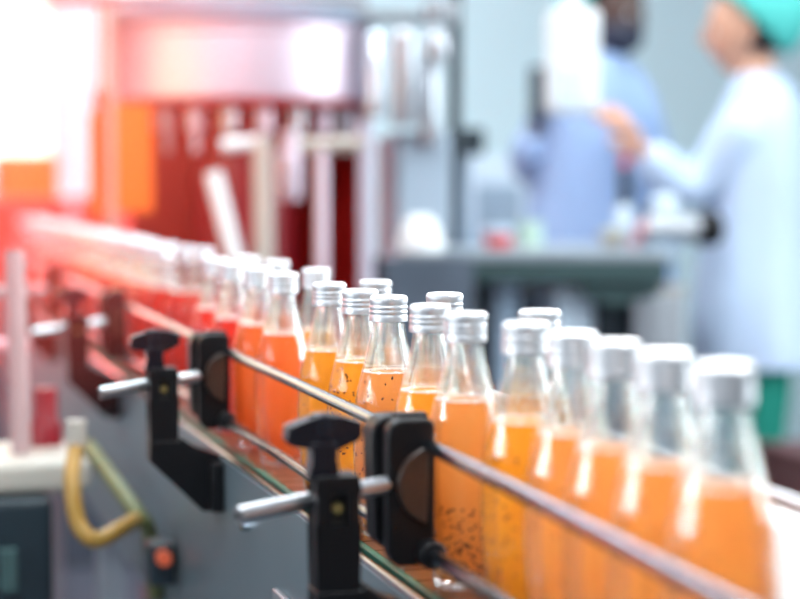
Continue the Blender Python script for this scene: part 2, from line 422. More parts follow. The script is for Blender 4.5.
# guide rail brackets
def arc(cx, cz, r, a0, a1, n=8): return [(cx + r * math.cos(math.radians(a0 + (a1 - a0) * k / n)), cz + r * math.sin(math.radians(a0 + (a1 - a0) * k / n))) for k in range(n + 1)]
def bracket(y, label, group=None):
    t = thing('rail_bracket', label, 'bracket', (.29, y, CZ), None)
    # rail clamp block: rear jaw, front jaw, round boss   (local: origin at post, z from chain)
    x0, x1 = .040, .0725
    bm = new()
    poly = [(x0 + .003, .033), (x0 + .008, .030), (x1 - .006, .030), (x1, .036), (x1, .121)] + arc(x1 - .006, .122, .006, 0, 90, 4) + arc(x0 + .010, .118, .010, 90, 180, 6) + [(x0, .04)]
    prism(bm, [(u_, v_ - .0045) for u_, v_ in poly], 'y', .016, .031)
    cl = obj('front_jaw', bm, M['black'], t, bevel=.002)
    bm = new()
    poly = [(x0 - .003, .046), (x0 + .001, .040), (x1 - .010, .036), (x1 - .003, .04), (x1 - .003, .112)] + arc(x1 - .013, .118, .010, 0, 90, 5) + arc(x0 + .007, .116, .012, 90, 180, 6)
    prism(bm, [(u_, v_ - .0045) for u_, v_ in poly], 'y', .038, .064)
    obj('rear_jaw', bm, M['black'], t, bevel=.002)
    bm = new(); box(bm, ((x0 + x1) / 2 + .003, .035, .083), (.020, .01, .07)); obj('jaw_web', bm, M['black'], t, bevel=.001)
    bm = new(); box(bm, ((x0 + x1) / 2 + .004, .035, .122), (.022, .012, .008)); obj('jaw_web', bm, M['black'], t, bevel=.001)
    bm = new()
    pts = arc(x1 - .0005, .080, .0265, 100, 255, 18)
    prism(bm, pts, 'y', .0115, .017); obj('round_boss', bm, M['boss'], cl, bevel=.0015)
    bm = new(); tube(bm, [(RX - .29, .004, .034), (RX - .29, .05, .034)], .0095, 20); obj('rail_sleeve', bm, M['black'], cl, bevel=.002)
    # rod
    bm = new(); tube(bm, [(-.064, -.002, .0685), (.042, .022, .0805)], .0060, 18); rod = tag(obj('rod', bm, M['steel'], t), 'steel rod')
    bm = new(); tube(bm, [(-.0642, -.002, .0685), (-.0655, -.0023, .0683)], .0024, 8); obj('rod_centre_hole', bm, M['chain_gap'], rod)
    # post with square window
    bm = new()
    zt = .090
    outer = [(-.0155, -.02), (.0155, -.02), (.0155, zt - .003), (.0125, zt), (-.0125, zt), (-.0155, zt - .003)]
    for (a, b_, c_, d_) in ((-.0150, -.0052, .060, .082), (.0052, .0135, .060, .082), (-.0150, .0135, .082, .0925), (-.0150, .0135, .018, .060)):
        box(bm, ((a + b_) / 2, 0, (c_ + d_) / 2), (b_ - a, .026, d_ - c_))
    bmesh.ops.remove_doubles(bm, verts=bm.verts[:], dist=1e-5)
    post = obj('post', bm, M['black'], t, bevel=.0012)
    bm = new(); box(bm, (0, .004, .071), (.0102, .014, .0218)); obj('window_back', bm, M['chain_gap'], post, smooth=False)
    bm = new(); tube(bm, [(0, -.003, .071), (0, -.007, .071)], .0036, 12); obj('set_screw', bm, mat_brass, post)
    # arm down to the conveyor side
    bm = new()
    prism(bm, [(-.0155, .018), (-.0155, -.002), (.038, -.055), (.056, -.055), (.056, .002), (.030, .012), (.0155, .022), (.0155, .018)], 'y', -.013, .013)
    obj('support_arm', bm, M['black'], t, bevel=.0012)
    bm = new(); box(bm, (.050, 0, -.028), (.012, .07, .05)); obj('mounting_foot', bm, M['black'], t, bevel=.002)
    # wing knob
    kx = -.009
    bm = new()
    prism(bm, [(kx - .0095, .089), (kx + .0095, .089), (kx + .0095, .099), (kx + .0085, .101), (kx + .009, .114), (kx - .009, .114), (kx - .0085, .101), (kx - .0095, .099)], 'y', -.009, .009)
    k = obj('knob_stem', bm, M['black_gloss'], t, bevel=.0015)
    bm = new()
    prism(bm, [(kx - .0245, .1155), (kx - .021, .1115), (kx - .007, .1095), (kx + .010, .1085), (kx + .0235, .1145), (kx + .0255, .118), (kx + .0250, .1265), (kx + .012, .1305), (kx - .004, .1310), (kx - .0235, .1245)], 'y', -.008, .008)
    obj('wing_knob', bm, M['black_gloss'], k, bevel=.0012)
    bm = new(); lathe(bm, [(0, .108), (.0095, .110), (.0100, .113), (.0098, .129), (.0085, .1318), (0, .1322)], 6, loc=(kx, 0, 0)); obj('knob_hub', bm, M['black_gloss'], k, bevel=.0015)
    return t
mat_brass = mat('brass_screw', (.35, .3, .12), .4, .8)
bracket(1.175, 'black rail bracket in sharp focus left of the front bottles, with wing knob')
bracket(1.905, 'blurred black rail bracket beside the red bottles, second from the front')
bracket(2.70, 'small strongly blurred rail bracket far down the line, left of the second one')
bracket(3.6, 'farthest rail bracket, lost in the red glow at the left edge')

# ------------------------------------------------------------------ bottles
H_CAP0 = .1705
OUT = [(.0, .0015), (.014, .0012), (.0185, 0), (.0215, .0022), (.0226, .008), (.0238, .018), (.0262, .035), (.0277, .052), (.0284, .068), (.0285, .080), (.0281, .092), (.0270, .104), (.0252, .116), (.0226, .127), (.0196, .139), (.0166, .150), (.0144, .159), (.0131, .166), (.0127, .1695), (.0136, .1708), (.0136, .1728), (.0122, .1738), (.0122, .188)]
TH = .0019
INN = [(.0103, .188), (.0103, .170), (.0112, .165), (.0127, .158), (.0151, .149), (.0183, .138), (.0214, .126), (.0241, .115), (.0260, .103), (.0270, .091), (.0274, .080), (.0273, .068), (.0266, .052), (.0250, .035), (.0225, .018), (.0204, .010), (.0160, .0062), (.0, .0055)]
def r_in(z):
    for (r1, z1), (r0, z0) in zip(INN, INN[1:]):
        if z0 <= z <= z1: return r0 + (r1 - r0) * (z - z0) / max(1e-9, z1 - z0)
    return .01
def catmull(prof, n=3):
    v = smoothpath([(a, 0, b) for a, b in prof], n); return [(max(0, p.x), p.z) for p in v]
def glass_bm(seg=48):
    bm = new(); lathe(bm, catmull(OUT[2:17], 2) + OUT[17:] and (OUT[:2] + catmull(OUT[2:18], 2) + OUT[18:] + INN), seg); return bm
def liquid_bm(level, seg=40):
    bm = new()
    prof = [(0, .0059)] + [(r - .0004, z) for r, z in reversed(INN[:-1]) if z < level - .001] 
    rl = r_in(level) - .0004
    prof += [(rl, level + .0006), (rl - .0015, level), (0, level)]
    lathe(bm, prof, seg); return bm
def foam_bm(level, rnd):
    bm = new(); r = r_in(level) - .0012
    for k in range(46):
        a = rnd.uniform(0, 2 * PI); q = r * (1 - abs(rnd.gauss(0, .10))); s = rnd.uniform(.0006, .0017)
        bmesh.ops.create_icosphere(bm, subdivisions=1, radius=s, matrix=Matrix.Translation((q * math.cos(a), q * math.sin(a), level + s * .5)))
    lathe(bm, [(r - .0012, level + .0001), (r - .0012, level + .0013), (r + .0002, level + .0017), (r + .0003, level + .0001), (r - .0012, level + .0001)], 32)
    return bm
def seeds_bm(level, rnd, n, lo, hi, bias):
    bm = new()
    for k in range(n):
        z = lo + (hi - lo) * rnd.random() ** bias
        a = rnd.uniform(0, 2 * PI); r = r_in(z) - .0002
        mt = Matrix.Translation((r * math.cos(a), r * math.sin(a), z)) @ Matrix.Rotation(a, 4, 'Z') @ Matrix.Rotation(rnd.uniform(0, PI), 4, 'X') @ Matrix.Diagonal((.5, .65, 1.15, 1))
        bmesh.ops.create_icosphere(bm, subdivisions=1, radius=rnd.uniform(.0009, .0014), matrix=mt)
    return bm
def cap_bm():
    seg = 144
    prof = [(0, .1912), (.0105, .1912), (.0128, .1909), (.0141, .1900), (.0148, .1886), (.0149, .1870), (.0149, .1848), (.0146, .1838), (.0146, .1832), (.0151, .1824), (.0152, .1812), (.0148, .1803), (.0147, .1797), (.0151, .1788), (.0152, .1774), (.0147, .1765), (.0147, .1758), (.0151, .1750), (.0152, .1728), (.0151, .1706), (.0147, .1706), (.0147, .1740), (.0126, .1780), (.0126, .1886), (0, .1890)]
    def mod(k, i):
        return (.00028 if i % 2 else -.0001) if 2 <= k <= 5 else 0
    bm = new(); lathe(bm, prof, seg, mod=mod); return bm
R = random.Random(3)
LEV = {'hi': .1335, 'mid': .1300, 'lo': .1270}
mesh_cache = {}
def mesh_of(key, fn, m):
    if key not in mesh_cache:
        o = obj('tmp', fn(), m); mesh_cache[key] = o.data; o.data.name = key
        bpy.data.objects.remove(o)
    return mesh_cache[key]
def child(name, me, parent):
    o = bpy.data.objects.new(name, me); COL.objects.link(o); o.parent = parent; return o
def bottle(x, y, juice, lev, label, group, seeds=None):
    t = thing('juice_bottle', label, 'bottle', (x, y, CZ + .0004), group, rz=R.uniform(0, 6.28))
    child('glass_body', mesh_of('glass_body', glass_bm, M['glass']), t)
    L = LEV[lev]
    lq = child('juice', mesh_of('juice_%s_%s' % (juice, lev), lambda: liquid_bm(L), M[juice]), t)
    child('foam', mesh_of('foam_' + lev, lambda: foam_bm(L, random.Random(5)), M['foam']), lq)
    if seeds:
        s = child('seeds', mesh_of('seeds_%s_%s' % (seeds, lev), lambda: seeds_bm(L, random.Random(len(seeds)), *{'many': (420, .02, L - .002, .9), 'few': (40, .02, L - .002, 1.2), 'bottom': (480, .008, .060, 1.1), 'some': (170, .015, L - .002, 1.5)}[seeds]), M['seed']), lq)
        s['kind'] = 'stuff'
    child('screw_cap', mesh_of('screw_cap', cap_bm, M['alu']), t)
    return t
F = .404
spec = [  # photo x of the cap, line x, juice, level, seeds, label
 (725, F, 'orange', 'mid', 'few', 'rightmost and nearest bottle of orange juice, large and out of focus'),
 (665, F, 'orange', 'mid', 'few', 'second orange juice bottle from the right end of the line'),
 (615, F, 'orange', 'mid', 'few', 'third orange juice bottle from the right end of the line'),
 (573, F, 'orange', 'mid', 'few', 'fourth orange juice bottle from the right end of the line'),
 (526, F, 'amber', 'lo', 'some', 'fifth orange juice bottle from the right, its cap overlapping one behind it'),
 (531, .446, 'amber', 'mid', 'few', 'orange juice bottle mostly hidden behind the fifth one, only cap top showing'),
 (467, .397, 'orange', 'mid', 'bottom', 'orange juice bottle right of the sharp black bracket, seeds at its bottom'),
 (430, .397, 'amber', 'lo', 'few', 'amber juice bottle half hidden behind the one right of the sharp bracket'),
 (441, .446, 'orange', 'mid', None, 'bottle in the back row whose cap rises behind two caps right of bracket'),
 (389, .397, 'orange', 'mid', 'some', 'sharpest orange juice bottle, its knurled cap in focus above the black bracket'),
 (360, .397, 'amber', 'mid', 'many', 'amber juice bottle full of dark specks, just left of the sharpest bottle'),
 (375, .447, 'orange', 'mid', None, 'back row bottle with cap showing between the speckled and the sharpest bottle'),
 (329, .397, 'amber', 'mid', 'few', 'light orange bottle left of the speckled one, above the black wing knob'),
 (316, .448, 'amber', 'lo', 'few', 'amber bottle just behind and left of the light orange bottle above wing knob'),
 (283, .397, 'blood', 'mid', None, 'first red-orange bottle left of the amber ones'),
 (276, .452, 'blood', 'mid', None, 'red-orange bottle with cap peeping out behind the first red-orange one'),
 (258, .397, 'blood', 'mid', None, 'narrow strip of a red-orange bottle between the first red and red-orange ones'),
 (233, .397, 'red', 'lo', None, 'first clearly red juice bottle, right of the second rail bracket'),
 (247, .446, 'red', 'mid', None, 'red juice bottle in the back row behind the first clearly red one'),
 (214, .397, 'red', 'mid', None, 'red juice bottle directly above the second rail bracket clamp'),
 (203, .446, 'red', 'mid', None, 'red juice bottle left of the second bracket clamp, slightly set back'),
]
B = [[X, Yat(px, X), j, l, s, lab, None] for px, X, j, l, s, lab in spec]
B_N = len(B)
y = max(b[1] for b in B) + .058
k = 0
while y < 5.15:
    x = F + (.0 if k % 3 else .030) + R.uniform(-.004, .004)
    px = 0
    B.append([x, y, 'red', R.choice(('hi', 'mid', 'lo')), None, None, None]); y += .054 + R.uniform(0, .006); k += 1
D = .0572
for it in range(60):
    for i in range(len(B)):
        for j in range(i + 1, len(B)):
            dx = B[j][0] - B[i][0]; dy = B[j][1] - B[i][1]; d = math.hypot(dx, dy)
            if d < D:
                e = (D - d) + .0001
                wi = .5 if (B[i][0] > .42) == (B[j][0] > .42) else (.9 if B[i][0] > .42 else .1)
                B[i][0] -= dx / d * e * wi; B[i][1] -= dy / d * e * wi; B[j][0] += dx / d * e * (1 - wi); B[j][1] += dy / d * e * (1 - wi)
    for b in B: b[0] = min(max(b[0], .3935), .458)
for n, b in enumerate(B):
    lab, grp = b[5], 'orange juice bottles standing in line on the conveyor'
    if b[2] == 'red': grp = 'flare-red juice bottles standing in line on the conveyor'
    if n >= B_N:
        if b[1] < 2.70:
            nth = n - B_N
            lab = ('blurred red bottle directly above the second bracket wing knob', 'blurred red bottle next left of the one above the second wing knob', 'blurred red bottle two places left of the second wing knob', 'blurred red bottle three places left of the second wing knob')[min(nth, 3)]
            grp = 'flare-red juice bottles between the second and third brackets'
        elif b[1] < 3.58: lab, grp = 'strongly blurred flare-red juice bottle on the line beyond the third rail bracket', 'flare-red juice bottles beyond the third bracket'
        else: lab, grp = 'tiny flare-red juice bottle dissolving in glow at the far left end of line', 'flare-red juice bottles at the far end of the line'
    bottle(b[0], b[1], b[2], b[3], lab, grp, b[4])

# ------------------------------------------------------------------ added lamps for the bottles and the glow (outside the frame)
t = thing('added_back_lamp', 'slim white lamp added above and behind the bottles', 'lamp', (1.02, 1.62, 1.78))
q = (Vector((.40, 1.30, .95)) - Vector((1.02, 1.62, 1.78))).to_track_quat('-Z', 'Y')
t.rotation_mode = 'QUATERNION'; t.rotation_quaternion = q
bm = new(); box(bm, (0, 0, .035), (.96, .30, .05)); obj('lamp_housing', bm, M['white'], t, smooth=False, bevel=.005)
bm = new(); box(bm, (0, 0, .006), (.9, .25, .006)); obj('lamp_diffuser', bm, M['lamp'], t, smooth=False)
bm = new(); tube(bm, [(-.3, 0, .06), q.inverted() @ (Vector((1.02, 1.62, CEIL)) - Vector((1.02, 1.62, 1.78)))], .008, 8); obj('hanging_rod', bm, M['steel'], t)

t = thing('added_fill_lamp', 'white fill lamp added on a ceiling rod in front of the line, left of the viewer', 'lamp', (-1.0, 1.30, 1.20))  # housing added for the fill light on the bottle fronts
q = (Vector((.40, 1.05, 1.0)) - Vector((-1.0, 1.30, 1.20))).to_track_quat('-Z', 'Y')
t.rotation_mode = 'QUATERNION'; t.rotation_quaternion = q
bm = new(); box(bm, (0, 0, .035), (.94, .34, .05)); obj('lamp_housing', bm, M['white'], t, smooth=False, bevel=.005)
bm = new(); box(bm, (0, 0, .006), (.9, .30, .006)); obj('lamp_diffuser', bm, M['lamp'], t, smooth=False)
bm = new(); tube(bm, [(0, 0, .06), q.inverted() @ (Vector((-1.0, 1.30, CEIL)) - Vector((-1.0, 1.30, 1.20)))], .008, 8); obj('hanging_rod', bm, M['steel'], t)

t = thing('added_red_lamp', 'red lamp added on a post beside the line, beyond the left edge', 'lamp', (-.40, 2.6, 0))  # stand added for the red flare light
bm = new(); tube(bm, [(0, 0, 0), (0, 0, 1.28)], .012, 12); obj('lamp_post', bm, M['dull_steel'], t)
bm = new(); lathe(bm, [(0, 1.28), (.04, 1.28), (.045, 1.30), (0, 1.30)], 20); obj('lamp_base', bm, M['black'], t)

# ------------------------------------------------------------------ filling machine (left and centre background)
def U(px, py, Z): return P(px, py, Z)
fm_c = P(243, 183, 4.05); fm_c.z = 0
fm = thing('filling_machine', 'large rotary filling machine with silver bowl above panels in flare red, behind the bottles', 'filling machine', fm_c)
def fmp(name, bm, m, parent=None, lab=None, **k):
    o = obj(name, bm, m, parent or fm, **k)
    if lab: o['label'] = lab
    return o
mpp = 4.05 / FPX
def zz(py, Z=4.05): return P(400, py, Z).z
# base drum and table
bm = new(); lathe(bm, [(0, .04), (.22, .04), (.22, .62), (.245, .64), (.245, .70), (0, .70)], 56); fmp('base_drum', bm, M['maroon'])
for a in range(4):
    bm = new(); an = PI / 4 + a * PI / 2; tube(bm, [(.18 * math.cos(an), .18 * math.sin(an), 0), (.18 * math.cos(an), .18 * math.sin(an), .06)], .03, 16); fmp('machine_foot', bm, M['dull_steel'])
bm = new(); lathe(bm, [(0, .70), (.245, .70), (.245, .72), (.11, .725), (.11, zz(112)), (0, zz(112))], 48); fmp('centre_column', bm, M['maroon'])
# half ring added behind the pipes, red flare put into its colour
bm = new()
z0, z1 = .72, zz(108)
for (r0, r1) in ((.262, .268),):
    A = []
    for k in range(41):
        an = math.radians(-20 + 220 * k / 40)
        A.append((r0 * math.cos(an), r0 * math.sin(an)))
    for k in range(40, -1, -1):
        an = math.radians(-20 + 220 * k / 40)
        A.append((r1 * math.cos(an), r1 * math.sin(an)))
    lo = [bm.verts.new((*p, z0)) for p in A]; hi = [bm.verts.new((*p, z1)) for p in A]; n = len(A)
    for i in range(n): bm.faces.new((lo[i], lo[(i + 1) % n], hi[(i + 1) % n], hi[i]))
fmp('curved_flare_panel', bm, M['red_and_flare'], lab='added curved panel in flare red')
# bowl
zt, zb = zz(28), zz(107)
bm = new(); lathe(bm, [(0, zb), (.255, zb), (.268, zb + .012), (.270, zb + .03), (.270, zt - .03), (.276, zt - .025), (.276, zt - .012), (.262, zt), (0, zt)], 64)
bowl = fmp('filler_bowl', bm, M['tank'], lab='silver filler bowl')
bm = new(); lathe(bm, [(.262, zt), (.285, zt + .004), (.285, zt + .02), (.20, zt + .03), (0, zt + .03)], 64); fmp('bowl_lid', bm, M['bluegrey'], bowl)
bm = new(); lathe(bm, [(.262, zb - .004), (.280, zb - .004), (.280, zb + .006), (.262, zb + .006), (.262, zb - .004)], 64); fmp('bowl_rim', bm, M['maroon'], bowl)
bm = new(); lathe(bm, [(0, zt + .03), (.06, zt + .03), (.06, zt + .30), (0, zt + .30)], 32); fmp('feed_pipe', bm, M['steel'])
bm = new(); tube(bm, [(-.42, -.12, zz(8)), (.24, -.12, zz(8))], .017, 12); fmp('header_pipe', bm, M['steel'])
bm = new(); tube(bm, [(-.42, -.16, zz(-10)), (.24, -.16, zz(-10))], .012, 12); fmp('header_pipe', bm, M['paleblue'])
# filling valves under the bowl
for k in range(9):
    an = math.radians(198 + k * 18); cx, cy = .225 * math.cos(an), .225 * math.sin(an)
    bm = new(); lathe(bm, [(0, zb - .10), (.008, zb - .10), (.009, zb - .06), (.018, zb - .055), (.018, zb - .015), (.012, zb - .01), (.012, zb), (0, zb)], 14, loc=(cx, cy, 0)); fmp('filling_valve', bm, M['steel'] if k % 2 else M['tank'])
def rel(px, py, Z): return P(px, py, Z) - fm_c
# white pipes in front
def pipe(name, pts, r, m, lab=None):
    bm = new(); tube(bm, pts, r, 14); fmp(name, bm, M[m], lab=lab)
ZF = 3.72
pipe('upright_pipe', [rel(366, 122, ZF), rel(366, 300, ZF)], .015, 'lavender', 'pale upright pipe')
pipe('cross_pipe', [rel(300, 146, ZF), rel(366, 144, ZF)], .016, 'cream')
pipe('upright_pipe', [rel(322, 146, ZF), rel(322, 300, ZF)], .013, 'tank')
pipe('upright_pipe', [rel(262, 138, ZF), rel(265, 300, ZF)], .020, 'cream', 'cream upright pipe')
pipe('cross_pipe', [rel(222, 146, ZF), rel(262, 142, ZF)], .014, 'white')
pipe('slanting_pipe', [rel(213, 172, ZF), rel(243, 290, ZF)], .018, 'white', 'white slanting pipe')
bm = new(); lathe(bm, [(0, 0), (.022, 0), (.026, .02), (.026, .09), (.016, .10), (.016, .14), (0, .14)], 20, loc=rel(290, 200, ZF + .1)); fmp('pump_body', bm, M['tank'])
# panels added for the orange flare, and posts, on the left flank
bm = new(); box(bm, rel(134, 158, 3.82) , (.075, .02, .22)); fmp('orange_flare_panel', bm, M['flare_patch'], smooth=False, bevel=.003, lab='added panel in flare orange')
bm = new(); box(bm, rel(97, 165, 3.95), (.03, .02, .22)); fmp('orange_flare_panel', bm, M['flare_patch'], smooth=False, bevel=.003, lab='added panel in flare orange')
bm = new(); box(bm, rel(165, 235, 4.35), (.32, .03, .66)); fmp('side_flare_panel', bm, M['red_and_flare'], smooth=False, bevel=.003)  # added panel, red flare put into its colour
pipe('frame_post', [rel(113, -40, 3.9), rel(113, 330, 3.9)], .012, 'cream')
pipe('frame_post', [rel(101, -40, 3.95), rel(101, 130, 3.95)], .006, 'flare_patch')

# sight glass cylinders and dark column right of the bowl
st = thing('rinser_column', 'tall rinser column with shiny steel cylinders right of the silver bowl', 'machine column', Vector((P(425, 183, 4.0).x, P(425, 183, 4.0).y, 0)))
o0 = st.location.copy()
def sp(name, bm, m, lab=None, **k):
    o = obj(name, bm, m, st, **k)
    if lab: o['label'] = lab
def r2(px, py, Z): return P(px, py, Z) - o0
def cyl(px, y0, y1, wpx, Z, name, m, lab=None):
    r = wpx / 2 * Z / FPX; a, b = r2(px, y1, Z), r2(px, y0, Z)
    bm = new(); h = b.z - a.z
    lathe(bm, [(0, 0), (r * .9, 0), (r, .006), (r, h - .01), (r * .75, h), (0, h)], 28, loc=a); sp(name, bm, M[m], lab)
cyl(376, 32, 118, 20, 3.9, 'steel_cylinder', 'mirror_glass')
cyl(405, 30, 125, 28, 3.9, 'steel_cylinder', 'bright_steel')
cyl(437, 30, 60, 26, 3.9, 'steel_cylinder', 'bright_steel')
cyl(430, 60, 145, 20, 3.95, 'steel_cylinder', 'bright_steel')
cyl(455, -60, 245, 13, 4.05, 'dark_column', 'darkteal', 'dark upright column')
bm = new(); box(bm, r2(419, 188, 4.02), (.115, .10, .235)); sp('control_box', bm, M['midblue'], smooth=False, bevel=.006)
bm = new(); box(bm, r2(388, 200, 4.04), (.03, .06, .26)); sp('side_plate', bm, M['tank'], smooth=False, bevel=.004)
bm = new(); lathe(bm, [(0, 0), (.05, 0), (.05, .02), (.035, .06), (.02, .075), (0, .075)], 24, loc=r2(420, 252, 3.85)); sp('white_funnel', bm, M['white'])
bm = new(); box(bm, r2(400, 18, 3.95), (.22, .06, .022)); sp('top_bracket', bm, M['steel'], smooth=False, bevel=.004)
bm = new(); box(bm, r2(440, 12, 3.9), (.06, .06, .05)); sp('top_motor', bm, M['dull_steel'], smooth=False, bevel=.008)
zc = r2(420, 258, 4.0).z
bm = new(); box(bm, (0.0, .05, zc / 2), (.20, .16, zc)); sp('pedestal', bm, M['darkteal2'], smooth=False, bevel=.004)

# ------------------------------------------------------------------ workbench with things on it
ZT = 4.3
tl, tr = P(380, 254, ZT), P(672, 262, ZT); topz = P(500, 250, ZT).z
bd = (tr - tl); bd.z = 0; ang = math.atan2(bd.y, bd.x); mid = (tl + tr) / 2
bench = thing('workbench', 'long steel workbench with a dark green edge in front of the workers', 'workbench', (mid.x, mid.y, 0), rz=ang)
Lb = bd.length
bm = new(); box(bm, (0, .27, topz - .012), (Lb, .54, .024)); obj('bench_top', bm, M['steel_matt'], bench, smooth=False, bevel=.004)
bm = new(); box(bm, (0, .02, topz - .048), (Lb - .02, .03, .048)); obj('bench_apron', bm, M['bench_edge'], bench, smooth=False, bevel=.003)
bm = new(); prism(bm, [(Lb / 2 - .20, topz - .07), (Lb / 2 - .02, topz - .07), (Lb / 2 - .02, topz - .10), (Lb / 2 - .12, topz - .13), (Lb / 2 - .2, topz - .11)], 'y', .03, .10); obj('end_bracket', bm, M['bench_edge'], bench, smooth=False)
bm = new(); box(bm, (0, .50, topz / 2), (Lb - .12, .012, topz - .12)); obj('shade_panel', bm, M['darkteal2'], bench, smooth=False)  # dark panel added for the shade under the bench
for sx in (-1, 1):
    for yy in (.06, .47):
        bm = new(); box(bm, (sx * (Lb / 2 - .06), yy, (topz - .03) / 2), (.04, .04, topz - .03)); obj('bench_leg', bm, M['dull_steel'], bench, smooth=False)
bm = new(); box(bm, (0, .27, .28), (Lb - .06, .46, .02)); obj('lower_shelf', bm, M['dull_steel'], bench, smooth=False)
def on_bench(px, fy):
    """point on the bench top below photo column px, fy metres back from its front edge"""
    p = P(px, 250, ZT + fy); return Vector((p.x, p.y, topz + .0005))
def small(name, label, cat, px, fy, parts):
    t = thing(name, label, cat, on_bench(px, fy))
    for nm, prof, m, loc in parts:
        bm = new(); lathe(bm, prof, 24, loc=loc); obj(nm, bm, M[m], t)
    return t
small('jar', 'small red jar with pale lid at the left part of the workbench', 'jar', 498, .16, [('jar_body', [(0, 0), (.03, 0), (.033, .01), (.033, .032), (0, .032)], 'red_and_flare', (0, 0, 0)), ('lid', [(0, .032), (.036, .032), (.036, .048), (0, .05)], 'paleblue', (0, 0, 0))])
small('bowl', 'cream bowl on the workbench in front of the blue gown', 'bowl', 612, .14, [('bowl_body', [(0, 0), (.018, 0), (.034, .03), (.036, .038), (.030, .038), (.012, .012), (0, .012)], 'cream', (0, 0, 0)), ('content', [(0, .034), (.030, .034), (.018, .042), (0, .044)], 'lemon', (0, 0, 0))])
small('cup', 'small pink cup right beside the cream bowl on the workbench', 'cup', 634, .13, [('cup_body', [(0, 0), (.012, 0), (.014, .026), (.012, .026), (.010, .003), (0, .003)], 'pink', (0, 0, 0))])
small('dispenser_bottle', 'tall pale bottle with dark neck and red collar standing on the workbench', 'bottle', 624, .22, [('bottle_body', [(0, 0), (.022, 0), (.024, .01), (.024, .085), (.016, .10), (0, .10)], 'paleblue', (0, 0, 0)), ('dark_neck', [(0, .10), (.015, .10), (.015, .185), (0, .19)], 'darkteal', (0, 0, 0)), ('red_collar', [(0, .19), (.011, .19), (.011, .215), (0, .216)], 'red_and_flare', (0, 0, 0))])
small('canister', 'translucent pale canister on the workbench near its right end', 'canister', 664, .2, [('canister_body', [(0, 0), (.032, 0), (.034, .01), (.034, .11), (.02, .125), (0, .126)], 'paleblue', (0, 0, 0))])
small('tin', 'pale green tin on the workbench right of the red jar', 'tin', 530, .2, [('tin_body', [(0, 0), (.03, 0), (.03, .06), (0, .06)], 'palegreen', (0, 0, 0))])
mt_ = thing('drive_motor', 'grey drive motor with a round black end cap beside the worker in pale gown', 'motor', on_bench(672, .10))
bm = new(); tube(bm, [(-.07, 0, .045), (.06, 0, .045)], .030, 24); obj('motor_housing', bm, M['dull_steel'], mt_)
bm = new(); tube(bm, [(.06, -.0, .045), (.075, -.0, .045), (.11, 0, .045), (.12, 0, .045)], .036, 24, rad=[.034, .040, .040, .03]); obj('end_cap', bm, M['black'], mt_)
bm = new(); box(bm, (-.02, 0, .0095), (.08, .05, .019)); obj('motor_base', bm, M['bluegrey'], mt_, smooth=False)
bm = new(); tube(bm, [(-.085, 0, .045), (-.07, 0, .045)], .018, 24); obj('shaft_cover', bm, M['pink'], mt_)
# things stored below / beside
def crate(name, label, cat, px, py0, py1, Z, wpx, d, m, lid):
    a = P(px, py1, Z); b = P(px, py0, Z); W = wpx * Z / FPX
    t = thing(name, label, cat, (a.x, a.y, .2905 if a.z > .2 else 0)); h = b.z - t.location.z
    bm = new(); box(bm, (0, 0, h / 2), (W, d, h)); obj('body', bm, M[m], t, smooth=False, bevel=.008)
    bm = new(); box(bm, (0, 0, h + .008), (W * 1.04, d * 1.04, .016)); obj('lid', bm, M[lid], t, smooth=False, bevel=.004)
    return t
crate('plastic_bin', 'pale blue plastic bin on the shelf under the workbench', 'bin', 560, 292, 400, 4.5, 42, .2, 'paleblue', 'white')
crate('tool_case', 'dark tool case on the shelf under the workbench', 'case', 606, 284, 400, 4.5, 44, .2, 'darkteal', 'darkteal')
crate('plastic_bin', 'light bin standing under the left part of the workbench', 'bin', 494, 286, 400, 4.5, 26, .2, 'bluegrey', 'paleblue')
crate('tool_case', 'black case under the workbench beside the rinser column', 'case', 450, 280, 400, 4.5, 46, .22, 'darkteal', 'bluegrey')
crate('plastic_bin', 'grey bin under the right end of the workbench', 'bin', 650, 290, 400, 4.5, 36, .2, 'dull_steel', 'cream')
# grey machine cabinet behind the bench, against the wall
cb = thing('wall_cabinet', 'pale blue grey machine cabinet behind the workbench left of the workers', 'cabinet', P(495, 240, 6.4) * 1)
cb.location.z = 0
bm = new(); box(bm, (0, 0, .62), (.28, .3, 1.24)); obj('body', bm, M['paleblue'], cb, smooth=False, bevel=.01)
bm = new(); box(bm, (-.04, -.155, 1.0), (.16, .01, .30)); obj('door', bm, M['bluegrey'], cb, smooth=False, bevel=.004)
dm = thing('display_monitor', 'small dark monitor on an arm beside the dark column', 'monitor', on_bench(468, .3) + Vector((0, 0, P(468, 142, 4.6).z - topz)))
bm = new(); box(bm, (0, 0, 0), (.075, .03, .065)); obj('screen_case', bm, M['darkteal'], dm, smooth=False, bevel=.004)
bm = new(); zc = dm.location.z - topz; box(bm, (0, .03, -zc / 2 + .0), (.02, .02, zc)); obj('stand', bm, M['bluegrey'], dm, smooth=False)
bm = new(); box(bm, (0, .03, -zc + .008), (.12, .10, .016)); obj('stand_foot', bm, M['bluegrey'], dm, smooth=False)

